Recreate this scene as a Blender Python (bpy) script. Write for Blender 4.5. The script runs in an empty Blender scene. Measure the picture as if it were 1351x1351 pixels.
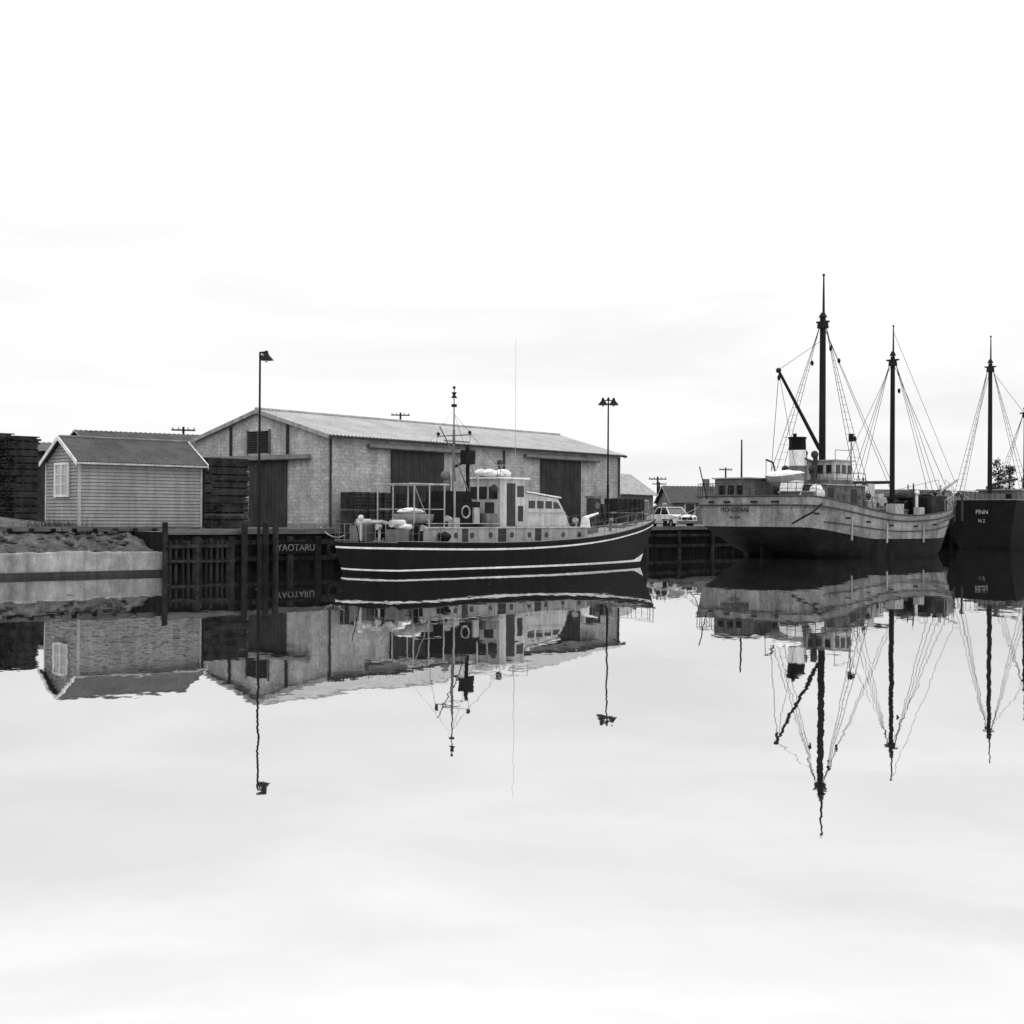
import bpy, math, random
from mathutils import Vector, Matrix, Euler
random.seed(7)
R=math.radians
sc=bpy.context.scene
sc.view_settings.view_transform='Standard'
try: sc.view_settings.look='None'
except: pass
sc.view_settings.exposure=0

# ------------------------------------------------------------------ materials
def mk(name,v,rough=.75,var=.3,scale=2.0,stretch=(1,1,1),streak=0.0,bump=0.0,spec=.15,fine=0.15,metal=0,sfreq=3):
    m=bpy.data.materials.new(name); m.use_nodes=True
    nt=m.node_tree; N=nt.nodes; L=nt.links
    b=N['Principled BSDF']; b.inputs['Roughness'].default_value=rough
    b.inputs['Specular IOR Level'].default_value=spec
    b.inputs['Metallic'].default_value=metal
    tc=N.new('ShaderNodeTexCoord')
    def noise(sc_,st,det):
        mp=N.new('ShaderNodeMapping'); mp.inputs['Scale'].default_value=st
        L.new(tc.outputs['Object'],mp.inputs[0])
        n=N.new('ShaderNodeTexNoise'); n.inputs['Scale'].default_value=sc_; n.inputs['Detail'].default_value=det
        n.inputs['Roughness'].default_value=.65
        L.new(mp.outputs[0],n.inputs['Vector']); return n
    def mul(a,bb):
        k=N.new('ShaderNodeMath'); k.operation='MULTIPLY'
        for i,s in enumerate((a,bb)):
            if isinstance(s,(int,float)): k.inputs[i].default_value=s
            else: L.new(s,k.inputs[i])
        return k.outputs[0]
    def rng(s,lo,hi,a=.3,bb=.7):
        k=N.new('ShaderNodeMapRange'); k.inputs[1].default_value=a;k.inputs[2].default_value=bb
        k.inputs[3].default_value=lo;k.inputs[4].default_value=hi
        L.new(s,k.inputs[0]); return k.outputs[0]
    n1=noise(scale,stretch,6)
    out=mul(rng(n1.outputs[0],1-var,1+var),v)
    if fine:
        n2=noise(scale*9,stretch,3); out=mul(out,rng(n2.outputs[0],1-fine,1+fine))
    if streak:
        n3=noise(1.0,(sfreq,sfreq,.3),6); out=mul(out,rng(n3.outputs[0],1-streak,1+streak*.3,.35,.6))
    L.new(out,b.inputs['Base Color'])
    if bump:
        bp=N.new('ShaderNodeBump'); bp.inputs['Strength'].default_value=.8; bp.inputs['Distance'].default_value=bump
        L.new(n1.outputs[0],bp.inputs['Height']); L.new(bp.outputs[0],b.inputs['Normal'])
    return m,out

M={}
def add(key,*a,**k): M[key]=mk(key,*a,**k)[0]
add('white_paint',.62,rough=.6,var=.15,streak=.25)
add('cream_paint',.38,rough=.6,var=.2,streak=.3)
add('light_grey',.27,rough=.65,var=.22,streak=.3)
add('mid_grey',.12,rough=.7,var=.35,streak=.3)
add('dark_grey',.035,rough=.7,var=.4,streak=.2)
add('black_paint',.006,rough=.55,var=.4,spec=.06,streak=.3)
add('black_iron',.01,rough=.7,var=.4,spec=.08)
add('mast_wood',.012,rough=.7,var=.4,stretch=(1,1,.2),spec=.08)
add('rope',.02,rough=.9,var=.2)
add('light_rope',.2,rough=.9,var=.2)
add('canvas',.62,rough=.9,var=.25,scale=4,bump=.08)
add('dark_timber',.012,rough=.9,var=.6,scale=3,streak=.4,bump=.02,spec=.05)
add('pile_timber',.024,rough=.9,var=.6,scale=2,streak=.6,bump=.02,spec=.05)
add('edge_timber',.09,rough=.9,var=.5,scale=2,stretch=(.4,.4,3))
add('track_timber',.17,rough=.9,var=.3,scale=2)
add('stack_timber',.035,rough=.9,var=.8,scale=1.3,spec=.05)
add('concrete',.23,rough=.9,var=.45,scale=1.1,streak=.4,bump=.04,sfreq=2)
add('wet_concrete',.03,rough=.6,var=.5,scale=1.5,streak=.4,bump=.03)
add('gravel',.1,rough=.95,var=.5,scale=.5,fine=.5,bump=.1)
add('rubble',.06,rough=.95,var=.7,scale=1.6,fine=.5,bump=.15)
add('roof_iron',.29,rough=.75,var=.2,scale=.5,fine=.15,spec=.08)
add('shed_roof',.065,rough=.85,var=.3,scale=1.2,fine=.2,spec=.05)
add('old_roof',.055,rough=.9,var=.4,scale=.8,spec=.05)
add('weatherboard',.25,rough=.75,var=.16,scale=1.0,streak=.18)
add('door_dark',.035,rough=.8,var=.35,scale=1.0,streak=.35)
add('glass',.015,rough=.08,var=.1,spec=.5)
add('pale_glass',.3,rough=.1,var=.2,spec=.8)
add('ship_hull',.175,rough=.75,var=.32,scale=.9,streak=.42,fine=.3,sfreq=1.4)
add('ship_boot_and_shade',.01,rough=.8,var=.6,scale=1,streak=.4,spec=.05)  # boot topping colour, also the painted shade under the stern counter
add('foliage',.035,rough=.9,var=.6,scale=.6)
add('grass',.06,rough=.9,var=.5,scale=3)
add('rubber',.012,rough=.8)
add('chrome',.5,rough=.25,metal=.9,var=.05)

def block_mat(name,v,bw,bh,dark,mortar=.012):
    m,out=mk(name,v,rough=.9,var=.22,scale=.8,streak=.28,fine=.3,sfreq=1.5)
    nt=m.node_tree;N=nt.nodes;L=nt.links;b=N['Principled BSDF']
    tc=N.new('ShaderNodeTexCoord');sp=N.new('ShaderNodeSeparateXYZ');L.new(tc.outputs['Object'],sp.inputs[0])
    a=N.new('ShaderNodeMath');L.new(sp.outputs[0],a.inputs[0]);L.new(sp.outputs[1],a.inputs[1])
    c=N.new('ShaderNodeCombineXYZ');L.new(a.outputs[0],c.inputs[0]);L.new(sp.outputs[2],c.inputs[1])
    br=N.new('ShaderNodeTexBrick');L.new(c.outputs[0],br.inputs['Vector'])
    br.inputs['Scale'].default_value=1;br.inputs['Brick Width'].default_value=bw;br.inputs['Row Height'].default_value=bh
    br.inputs['Mortar Size'].default_value=mortar
    br.inputs['Color1'].default_value=(.84,)*3+(1,);br.inputs['Color2'].default_value=(1.14,)*3+(1,);br.inputs['Mortar'].default_value=(dark,)*3+(1,)
    mm=N.new('ShaderNodeVectorMath');mm.operation='MULTIPLY';L.new(br.outputs[0],mm.inputs[0]);L.new(out,mm.inputs[1])
    L.new(mm.outputs[0],b.inputs['Base Color'])
    M[name]=m
block_mat('block_wall',.36,.42,.21,.72)

# ------------------------------------------------------------------ builders
class P:
    def __init__(s,asset,name,mat,smooth=True): s.a=asset;s.n=name;s.m=mat;s.v=[];s.f=[];s.smooth=smooth
    def add(s,vs,fs):
        o=len(s.v); s.v+= [tuple(v) for v in vs]; s.f+=[tuple(i+o for i in f) for f in fs]
    def box(s,x0,x1,y0,y1,z0,z1):
        s.add([(x0,y0,z0),(x1,y0,z0),(x1,y1,z0),(x0,y1,z0),(x0,y0,z1),(x1,y0,z1),(x1,y1,z1),(x0,y1,z1)],
              [(0,3,2,1),(4,5,6,7),(0,1,5,4),(1,2,6,5),(2,3,7,6),(3,0,4,7)])
    def rbox(s,c,size,rot=(0,0,0)):
        m=Euler(rot).to_matrix();h=[k/2 for k in size];vs=[]
        for z in(-1,1):
            for x,y in((-1,-1),(1,-1),(1,1),(-1,1)): vs.append(Vector(c)+m@Vector((x*h[0],y*h[1],z*h[2])))
        s.add(vs,[(0,3,2,1),(4,5,6,7),(0,1,5,4),(1,2,6,5),(2,3,7,6),(3,0,4,7)])
    def cyl(s,p,q,r0,r1=None,n=8):
        if r1 is None:r1=r0
        p=Vector(p);q=Vector(q);d=(q-p)
        if d.length<1e-6:return
        d.normalize();u=d.orthogonal().normalized();w=d.cross(u);vs=[]
        for c,r in((p,r0),(q,r1)):
            for i in range(n):
                a=2*math.pi*i/n;vs.append(c+u*r*math.cos(a)+w*r*math.sin(a))
        fs=[(i,(i+1)%n,n+(i+1)%n,n+i) for i in range(n)]+[tuple(range(n-1,-1,-1)),tuple(range(n,2*n))]
        s.add(vs,fs)
    def line(s,pts,r,n=5):
        for a,b in zip(pts[:-1],pts[1:]): s.cyl(a,b,r,r,n)
    def sag(s,a,b,r,d=.3,k=6,n=4):
        a=Vector(a);b=Vector(b);pts=[]
        for i in range(k+1):
            t=i/k;p=a.lerp(b,t);p.z-=d*4*t*(1-t);pts.append(p)
        s.line(pts,r,n)
    def prism(s,pts,x0,x1,axis='x'):
        n=len(pts);vs=[]
        for x in(x0,x1):
            for a,b in pts: vs.append((x,a,b) if axis=='x' else (a,x,b))
        s.add(vs,[(i,(i+1)%n,n+(i+1)%n,n+i) for i in range(n)]+[tuple(range(n-1,-1,-1)),tuple(range(n,2*n))])
    def ball(s,c,r,sc_=(1,1,1),n=10,m=7,jit=0):
        vs=[];fs=[]
        for j in range(m+1):
            th=math.pi*j/m
            for i in range(n):
                a=2*math.pi*i/n;k=r*(1+random.uniform(-jit,jit))
                vs.append((c[0]+k*sc_[0]*math.sin(th)*math.cos(a),c[1]+k*sc_[1]*math.sin(th)*math.sin(a),c[2]+k*sc_[2]*math.cos(th)))
        for j in range(m):
            for i in range(n): fs.append((j*n+i,(j+1)*n+i,(j+1)*n+(i+1)%n,j*n+(i+1)%n))
        s.add(vs,fs)
    def grid(s,rows):
        n=len(rows[0]);vs=[v for r in rows for v in r]
        s.add(vs,[(j*n+i,j*n+i+1,(j+1)*n+i+1,(j+1)*n+i) for j in range(len(rows)-1) for i in range(n-1)])
    def done(s):
        if not s.v:return
        me=bpy.data.meshes.new(s.n);me.from_pydata(s.v,[],s.f);me.validate()
        me.materials.append(M[s.m])
        if s.smooth:
            for p in me.polygons:p.use_smooth=True
            me.set_sharp_from_angle(angle=R(35))
        ob=bpy.data.objects.new(s.n,me);sc.collection.objects.link(ob)
        if s.a: ob.parent=s.a.e
        return ob
class Asset:
    def __init__(s,name,loc=(0,0,0),head=0):
        s.e=bpy.data.objects.new(name,None);s.e.empty_display_size=.5
        sc.collection.objects.link(s.e);s.e.location=loc;s.e.rotation_euler=(0,0,head);s.p={}
    def __call__(s,name,mat,smooth=True):
        if name not in s.p:s.p[name]=P(s,name,mat,smooth)
        return s.p[name]
    def done(s):
        for p in s.p.values():p.done()
    def text(s,name,body,size,mat,mtx):
        c=bpy.data.curves.new(name,'FONT');c.body=body;c.size=size;c.align_x='CENTER';c.align_y='CENTER';c.extrude=.01
        c.materials.append(M[mat]);o=bpy.data.objects.new(name,c);sc.collection.objects.link(o);o.parent=s.e;o.matrix_local=mtx

GZ=1.7
U=Vector((.73,.68));U.normalize();NV=Vector((-U.y,U.x))
HU=math.atan2(U.y,U.x)

# ------------------------------------------------------------------ camera
cam=bpy.data.cameras.new('camera');co=bpy.data.objects.new('camera',cam);sc.collection.objects.link(co)
cam.sensor_width=36;cam.lens=49.3;cam.clip_end=9000;cam.clip_start=.1
co.matrix_world=Matrix.Translation((0,0,2.4))@Euler((R(90.2),0,0)).to_matrix().to_4x4()@Matrix.Rotation(R(.35),4,'Z')
sc.camera=co

# ------------------------------------------------------------------ sky
w=bpy.data.worlds.new('World');sc.world=w;w.use_nodes=True;nt=w.node_tree;N=nt.nodes;L=nt.links
bg=N['Background'];bg.inputs[1].default_value=.1
sky=N.new('ShaderNodeTexSky');sky.sky_type='NISHITA';sky.sun_disc=False;sky.sun_elevation=R(38);sky.sun_rotation=R(-4);sky.dust_density=3
bw=N.new('ShaderNodeRGBToBW');L.new(sky.outputs[0],bw.inputs[0])
tc=N.new('ShaderNodeTexCoord')
def mth(op,a,b=0.0):
    k=N.new('ShaderNodeMath');k.operation=op
    for i,s in enumerate((a,b)):
        if isinstance(s,(int,float)):k.inputs[i].default_value=s
        else:L.new(s,k.inputs[i])
    return k.outputs[0]
sp=N.new('ShaderNodeSeparateXYZ');L.new(tc.outputs['Generated'],sp.inputs[0])
z=mth('MAXIMUM',sp.outputs[2],0.0)
grad=mth('ADD',mth('MULTIPLY',mth('MULTIPLY',z,z),2.4),.95)
def cl(scale,stretch,lo,hi):
    mp=N.new('ShaderNodeMapping');mp.inputs['Scale'].default_value=stretch;mp.inputs['Rotation'].default_value=(0,R(5),0);L.new(tc.outputs['Generated'],mp.inputs[0])
    n=N.new('ShaderNodeTexNoise');n.inputs['Scale'].default_value=scale;n.inputs['Detail'].default_value=6;n.inputs['Distortion'].default_value=.5;L.new(mp.outputs[0],n.inputs['Vector'])
    k=N.new('ShaderNodeMapRange');k.inputs[1].default_value=.35;k.inputs[2].default_value=.65;k.inputs[3].default_value=lo;k.inputs[4].default_value=hi
    L.new(n.outputs[0],k.inputs[0]);return k.outputs[0]
c1=cl(1.6,(1.8,1.8,13),.93,1.07)
c2=cl(5,(1.5,1.5,7),.98,1.02)
tot=mth('MULTIPLY',mth('MULTIPLY',grad,c1),mth('MULTIPLY',c2,9.5))
tot=mth('ADD',tot,mth('MULTIPLY',bw.outputs[0],.05))
L.new(tot,bg.inputs[0])
sl=bpy.data.lights.new('sun','SUN');sl.energy=.7;sl.angle=R(12);sl.color=(1,.99,.97)
so=bpy.data.objects.new('sun',sl);sc.collection.objects.link(so)
az=R(-4);el=R(38);d=-Vector((math.sin(az)*math.cos(el),math.cos(az)*math.cos(el),math.sin(el)))
so.rotation_euler=d.to_track_quat('-Z','Y').to_euler()

# ------------------------------------------------------------------ water
m=bpy.data.materials.new('water');m.use_nodes=True;nt=m.node_tree;N2=nt.nodes;L2=nt.links
N2.remove(N2['Principled BSDF']);out=N2['Material Output']
gl=N2.new('ShaderNodeBsdfGlossy');gl.inputs['Color'].default_value=(.93,.93,.93,1);gl.inputs['Roughness'].default_value=.012
df=N2.new('ShaderNodeBsdfDiffuse');df.inputs['Color'].default_value=(.012,.012,.012,1)
mx=N2.new('ShaderNodeMixShader');mx.inputs[0].default_value=.84
L2.new(df.outputs[0],mx.inputs[1]);L2.new(gl.outputs[0],mx.inputs[2]);L2.new(mx.outputs[0],out.inputs[0])
geo=N2.new('ShaderNodeNewGeometry')
def wn(scale,amp,stretch):
    mp=N2.new('ShaderNodeMapping');mp.inputs['Scale'].default_value=stretch;mp.inputs['Rotation'].default_value=(0,0,.3);L2.new(geo.outputs['Position'],mp.inputs[0])
    n=N2.new('ShaderNodeTexNoise');n.inputs['Scale'].default_value=scale;n.inputs['Detail'].default_value=2;L2.new(mp.outputs[0],n.inputs['Vector'])
    s=N2.new('ShaderNodeVectorMath');s.operation='SUBTRACT';L2.new(n.outputs['Color'],s.inputs[0]);s.inputs[1].default_value=(.5,.5,.5)
    k=N2.new('ShaderNodeVectorMath');k.operation='MULTIPLY';L2.new(s.outputs[0],k.inputs[0]);k.inputs[1].default_value=amp;return k.outputs[0]
def vadd(p_,q_):
    k=N2.new('ShaderNodeVectorMath');L2.new(p_,k.inputs[0]);L2.new(q_,k.inputs[1]);return k.outputs[0]
a=vadd(vadd(wn(.35,(.009,.004,0),(1,.6,1)),wn(1.6,(.012,.0055,0),(1,.6,1))),wn(6,(.009,.005,0),(1,.7,1)))
ad2=N2.new('ShaderNodeVectorMath');L2.new(a,ad2.inputs[0]);ad2.inputs[1].default_value=(0,0,1)
nm=N2.new('ShaderNodeVectorMath');nm.operation='NORMALIZE';L2.new(ad2.outputs[0],nm.inputs[0]);L2.new(nm.outputs[0],gl.inputs['Normal'])
M['water']=m
wp=P(None,'water','water',False);wp.add([(-4000,-300,0),(4000,-300,0),(4000,6000,0),(-4000,6000,0)],[(0,1,2,3)]);wp.done()
fl=P(None,'floating_debris','stack_timber',False)
rg_=random.Random(5)
for i in range(40):
    y=rg_.uniform(22,56);x=rg_.uniform(-.32,.15)*y;s_=rg_.uniform(.02,.05);an=rg_.random()*3
    fl.rbox((x,y,.004),(s_*rg_.uniform(1,5),s_,.015),(0,0,an))
fl.done()

# ------------------------------------------------------------------ ground
A_=Vector((-14.2,57))-U*60;B=Vector((-14.2,57));C=Vector((-7.7,63.0));D=Vector((5.4,77.9));E=Vector((8.4,91.5));G=E+U*260
A2=A_+NV*2.4;B2=B+NV*2.4
edge=[(-3000,A2.y),A2,B2,B,C,D,E,G,(3000,G.y+1500),(3000,5500),(-3000,5500)]
import bmesh
bm=bmesh.new();vs=[bm.verts.new((p[0],p[1],GZ)) for p in edge];f=bm.faces.new(vs);bmesh.ops.triangulate(bm,faces=[f])
me=bpy.data.meshes.new('ground');bm.to_mesh(me);bm.free();me.materials.append(M['gravel'])
go=bpy.data.objects.new('ground',me);sc.collection.objects.link(go)

q=Asset('timber_wharf')
face=q('retaining_face','dark_timber',False);pl=q('piles','pile_timber');ed=q('edge_beam','edge_timber',False);wl=q('walings','pile_timber',False)
wl2=q('sheathing_boards','dark_timber',False)
def seg(a,b,pile=1.7,z0=-1):
    a=Vector(a);b=Vector(b);dd=(b-a);ln=dd.length;dd.normalize();nn=Vector((dd.y,-dd.x));h=math.atan2(dd.y,dd.x)
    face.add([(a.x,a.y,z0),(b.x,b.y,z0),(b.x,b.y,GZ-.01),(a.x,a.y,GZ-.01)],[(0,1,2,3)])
    t=0
    while t<ln:
        l=min(random.uniform(3,5),ln-t);c=a+dd*(t+l/2);ed.rbox((c.x-nn.x*.02,c.y-nn.y*.02,GZ+.02+random.uniform(-.02,.02)),(l-.03,.34,.24),(0,0,h+random.uniform(-.004,.004)));t+=l
    c=(a+b)/2
    for zz in(1.25,.55): wl.rbox((c.x+nn.x*.12,c.y+nn.y*.12,zz),(ln,.16,.2),(0,0,h))
    k=int(ln/pile)
    for i in range(k+1):
        p=a+dd*(ln*i/max(k,1)+random.uniform(-.15,.15))+nn*.34; r=random.uniform(.12,.2)
        pl.cyl((p.x,p.y,-1),(p.x+random.uniform(-.06,.06),p.y,random.choice([1.5,1.62,1.95,2.1])),r,r*.9,9)
    n=int(ln/.32)
    for i in range(n):
        p=a+dd*((i+.5)*ln/n)+nn*random.uniform(.01,.03)
        wl2.rbox((p.x,p.y,.3+random.uniform(-.03,.03)),(.25,.05,2.4),(0,0,h))
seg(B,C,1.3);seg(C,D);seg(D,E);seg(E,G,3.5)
face.add([(B2.x,B2.y,-1),(B.x,B.y,-1),(B.x,B.y,GZ-.01),(B2.x,B2.y,GZ-.01)],[(0,1,2,3)])
for i in range(11):
    p=B+U*(.15+i*.27+random.uniform(-.04,.04))-NV*.36
    pl.rbox((p.x,p.y,.4),(random.uniform(.08,.13),.12,random.uniform(1.7,2.1)),(0,random.uniform(-.015,.015),HU))
p=B+U*1.5-NV*.47
ed2=q('fender_rail','pile_timber',False);ed2.rbox((p.x,p.y,1.12),(3.2,.1,.14),(0,0,HU));ed2.rbox((p.x,p.y,.5),(3.2,.1,.12),(0,.01,HU))
for o in(-.75,.3,.8):
    k=B+U*(4.3+o)-NV*.5;pl.cyl((k.x,k.y,-1),(k.x,k.y,random.uniform(1.9,2.25)),.15,.13,9)
bo=q('bollards','black_iron')
for base,dr,l in((C,(D-C).normalized(),(3,9,15)),(D,(E-D).normalized(),(4,9)),(E,U,(3,12,22,32))):
    for t in l:
        k=base+dr*t+NV*.5;bo.cyl((k.x,k.y,GZ),(k.x,k.y,GZ+.5),.16,.14,10);bo.cyl((k.x,k.y,GZ+.5),(k.x,k.y,GZ+.62),.24,.2,10)
tf=q('tyre_fenders','rubber')
for base,dr,l in((B,U,(8.2,)),(C,(D-C).normalized(),(2,6)),(D,(E-D).normalized(),(6,10))):
    nn=Vector((dr.y,-dr.x))
    for t in l:
        k=base+dr*t+nn*.4
        for i in range(14):
            a0=i*math.pi/7;a1=(i+1)*math.pi/7
            tf.cyl((k.x+dr.x*.3*math.cos(a0),k.y+dr.y*.3*math.cos(a0),.9+.3*math.sin(a0)),(k.x+dr.x*.3*math.cos(a1),k.y+dr.y*.3*math.cos(a1),.9+.3*math.sin(a1)),.1,.1,6)
q.done()

s=Asset('concrete_seawall',(A_.x,A_.y,0),HU)
c=s('wall','concrete');c2=s('wet_base','wet_concrete',False)
rng=random.Random(3)
rows=[[],[],[],[]]
for i in range(301):
    x=i*.2;dz=.03*math.sin(x*.7)+rng.uniform(-.035,.035);dy=rng.uniform(-.02,.02)
    rows[0].append((x,dy,.1));rows[1].append((x,dy+.01,.86+dz));rows[2].append((x,.06+dy,.92+dz));rows[3].append((x,.6,.9))
c.grid(rows);c.add([(60,0,-.5),(60,.6,-.5),(60,.6,.88),(60,0,.88)],[(0,1,2,3)])
c2.box(0,60.01,-.05,.5,-1,.17)
s.done()
s=Asset('rubble_bank',(A_.x,A_.y,0),HU);bk=s('bank','rubble')
rows=[]
for j in range(9):
    t=j/8;row=[]
    for i in range(241):
        x=i*.25;row.append((x+rng.uniform(-.06,.06),.5+t*2.2+rng.uniform(-.05,.05),.72+(GZ-.70)*(t**.8)+(rng.uniform(-.1,.1) if 0<j<8 else 0)))
    rows.append(row)
bk.grid(rows)
st=s('stones','rubble')
for i in range(420):
    t=rng.random();x=rng.uniform(25,59.5);r=rng.uniform(.06,.2);st.ball((x,.7+t*1.9,.78+.95*t**.8),r,(1,.8,.6),6,4,.25)
s.done()
k=Asset('timber_kerb',(B2.x,B2.y,GZ),HU);kb=k('beams','edge_timber',False)
for i in range(4): kb.rbox((-7.7+i*3.05,.22,.1),(3.0,.25,.2),(0,rng.uniform(-.008,.008),rng.uniform(-.01,.01)))
kd=k('posts','dark_timber',False)
for i in range(14): kd.box(-9+i*.9,-8.85+i*.9,-.06,.08,-.5,.12)
k.done()

mo=P(None,'gravel_mound','rubble')
rows=[]
for j in range(24):
    row=[]
    for i in range(40):
        x=-48+i*.75;y=64+j*1.1
        g=2.0*math.exp(-(((x+37)/7.0)**2))*math.exp(-(((y-78)/6.5)**2))
        row.append((x,y,GZ-.05+g+rng.uniform(-.09,.09)*(1 if g>.08 else 0)))
    rows.append(row)
mo.grid(rows);mo.done()

def stack(x,y,l,wd,h,head,z0=GZ):
    s=Asset('timber_stack',(x,y,z0),head);b=s('boards','stack_timber',False);be=s('bearers','pile_timber',False)
    z=0;r=random
    while z<h:
        ox=r.uniform(-.14,.14)
        be.box(.15,l-.15,.15,wd-.15,z,z+.07)
        for bx in (.1,l*.33,l*.66,l-.2): be.box(bx,bx+.1,0,wd,z,z+.07)
        z+=.07
        for lay in range(r.choice((4,5,6))):
            yy=0
            while yy<wd-.1:
                ww=r.uniform(.15,.28);yy2=min(yy+ww,wd);o=r.uniform(-.14,.14)+ox
                b.box(o,l+o+r.uniform(-.1,.1),yy+.006,yy2-.006,z,z+.062);yy=yy2
            z+=.072
    s.done()
stack(-34.2,86.5,3.6,2.4,5.7,HU);stack(-38.2,88,3.6,2.4,5.4,HU);stack(-30.6,86,1.7,2.4,5.2,HU)
stack(-17.0,70.5,2.3,1.6,2.7,HU);stack(-16.3,75.3,2.6,2.0,3.4,HU);stack(-14.6,70.2,1.5,1.0,1.0,HU)

# ------------------------------------------------------------------ hut
def corr(p,x0,x1,ya,za,yb,zb,pitch=.3,amp=.025,thick=.05):
    n=int((x1-x0)/pitch*4);ra=[];rb=[]
    for i in range(n+1):
        x=x0+(x1-x0)*i/n;o=amp*math.sin(i*math.pi/2)
        ra.append((x,ya,za+o));rb.append((x,yb,zb+o))
    p.grid([ra,rb]);p.grid([[(a,b,c-thick) for a,b,c in rb],[(a,b,c-thick) for a,b,c in ra]])
h=Asset('weatherboard_hut',(-18.55,60.1,GZ),HU)
LX,WY,EH,RH=5.9,3.2,3.0,4.0
core=h('core_walls','mid_grey',False);core.prism([(.06,.1),(WY-.06,.1),(WY-.06,EH-.05),(WY/2,RH-.1),(.06,EH-.05)],.06,LX-.06)
wb=h('boards','weatherboard',False);wg_=h('painted_board_shadows','dark_grey',False)  # thin dark strips paint a shadow line under each board
z_=.12;bh=.15
while z_<RH-.1:
    z1=z_+bh
    if z1<=EH+.01:
        for (y0,s1) in((0,1),(WY,-1)):
            ya=y0; wb.add([(.05,ya-.035*s1,z_+.02),(LX-.05,ya-.035*s1,z_+.02),(LX-.05,ya,z1+.02),(.05,ya,z1+.02),(.05,ya+.05*s1,z_+.02),(LX-.05,ya+.05*s1,z_+.02)],[(0,1,2,3),(0,4,5,1)])
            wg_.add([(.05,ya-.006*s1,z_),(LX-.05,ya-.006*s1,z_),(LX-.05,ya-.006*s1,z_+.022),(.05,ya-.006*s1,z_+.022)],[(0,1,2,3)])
    hw=WY/2 if z1<=EH else max(.02,(RH-z1)/(RH-EH)*WY/2)
    y0=WY/2-hw;y1=WY/2+hw
    for x,sx in((0,-1),(LX,1)):
        wb.add([(x+.035*sx,y0,z_+.02),(x+.035*sx,y1,z_+.02),(x,y1,z1+.02),(x,y0,z1+.02),(x-.05*sx,y0,z_+.02),(x-.05*sx,y1,z_+.02)],[(0,1,2,3),(0,4,5,1)])
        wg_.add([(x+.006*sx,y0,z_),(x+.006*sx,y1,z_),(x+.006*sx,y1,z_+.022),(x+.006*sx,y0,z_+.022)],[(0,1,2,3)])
    z_=z1
tr=h('corner_trim','cream_paint',False)
for x in(0,LX):
    for y in(0,WY): tr.box(x-.05,x+.05,y-.05,y+.05,.08,EH-.02)
rf=h('roof','shed_roof')
OV=.22;sl_=(RH-EH)/(WY/2)
corr(rf,-OV,LX+OV,-OV,EH-OV*sl_+.1,WY/2,RH+.1,.2,.02);corr(rf,-OV,LX+OV,WY/2,RH+.1,WY+OV,EH-OV*sl_+.1,.2,.02)
fa=h('bargeboards','white_paint',False)
for x in(-OV-.03,LX+OV+.03):
    for sg in(0,1):
        ya,za,yb_,zb=( -OV,EH-OV*sl_,WY/2,RH) if sg==0 else (WY+OV,EH-OV*sl_,WY/2,RH)
        fa.add([(x-.02,ya,za-.06),(x-.02,yb_,zb-.06),(x-.02,yb_,zb+.13),(x-.02,ya,za+.13),(x+.02,ya,za-.06),(x+.02,yb_,zb-.06),(x+.02,yb_,zb+.13),(x+.02,ya,za+.13)],[(0,1,2,3),(4,7,6,5),(0,4,5,1),(3,2,6,7),(0,3,7,4)])
fg=h('gutter','cream_paint',False);fg.box(-OV,LX+OV,-OV-.09,-OV+.0,EH-OV*sl_-.01,EH-OV*sl_+.07)
rc=h('ridge_cap','mid_grey');rc.cyl((-OV,WY/2,RH+.1),(LX+OV,WY/2,RH+.1),.06,.06,8)
wf=h('window_frame','white_paint',False);gp=h('window_panes','pale_glass',False)
y0,y1,z0,z1=.95,2.15,1.55,2.85
gp.box(-.06,-.045,y0,y1,z0,z1)
for a,b,c_,d_ in((y0-.1,y1+.1,z1,z1+.1),(y0-.1,y1+.1,z0-.1,z0),(y0-.1,y0,z0,z1),(y1,y1+.1,z0,z1),((y0+y1)/2-.04,(y0+y1)/2+.04,z0,z1)):
    wf.box(-.11,-.0401,a,b,c_,d_)
for i in range(1,3):
    zz=z0+(z1-z0)*i/3;wf.box(-.085,-.062,y0,(y0+y1)/2-.04,zz-.02,zz+.02);wf.box(-.085,-.062,(y0+y1)/2+.04,y1,zz-.02,zz+.02)
pi=h('piles','dark_timber')
for i in range(6):
    for y in(.15,WY-.15): pi.box(.1+i*1.1,.3+i*1.1,y-.1,y+.1,-.05,.12)
sk=h('base_plate','dark_timber',False);sk.box(.02,LX-.02,.02,WY-.02,.03,.115)
dp=h('downpipe','black_iron');dp.cyl((LX+.1,-.08,.1),(LX+.1,-.08,EH-.1),.045)
h.done()
gt=P(None,'grass_tuft','grass',False)
for i in range(2200):
    x=random.gauss(0,1);y=random.gauss(0,.35);s_=random.choice([0,0,1,2,3,4,-2,-4])
    p=Vector((-19.6,59.5))+U*(s_*1.7+x*.7)-NV*(y+.3);hh=random.uniform(.12,.45)*(1.3 if s_==0 else .6)
    a=random.random()*6.28;l=.14
    gt.add([(p.x,p.y,GZ),(p.x+.04*math.cos(a),p.y+.04*math.sin(a),GZ),(p.x+l*math.cos(a+1),p.y+l*math.sin(a+1),GZ+hh)],[(0,1,2)])
gt.done()

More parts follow.
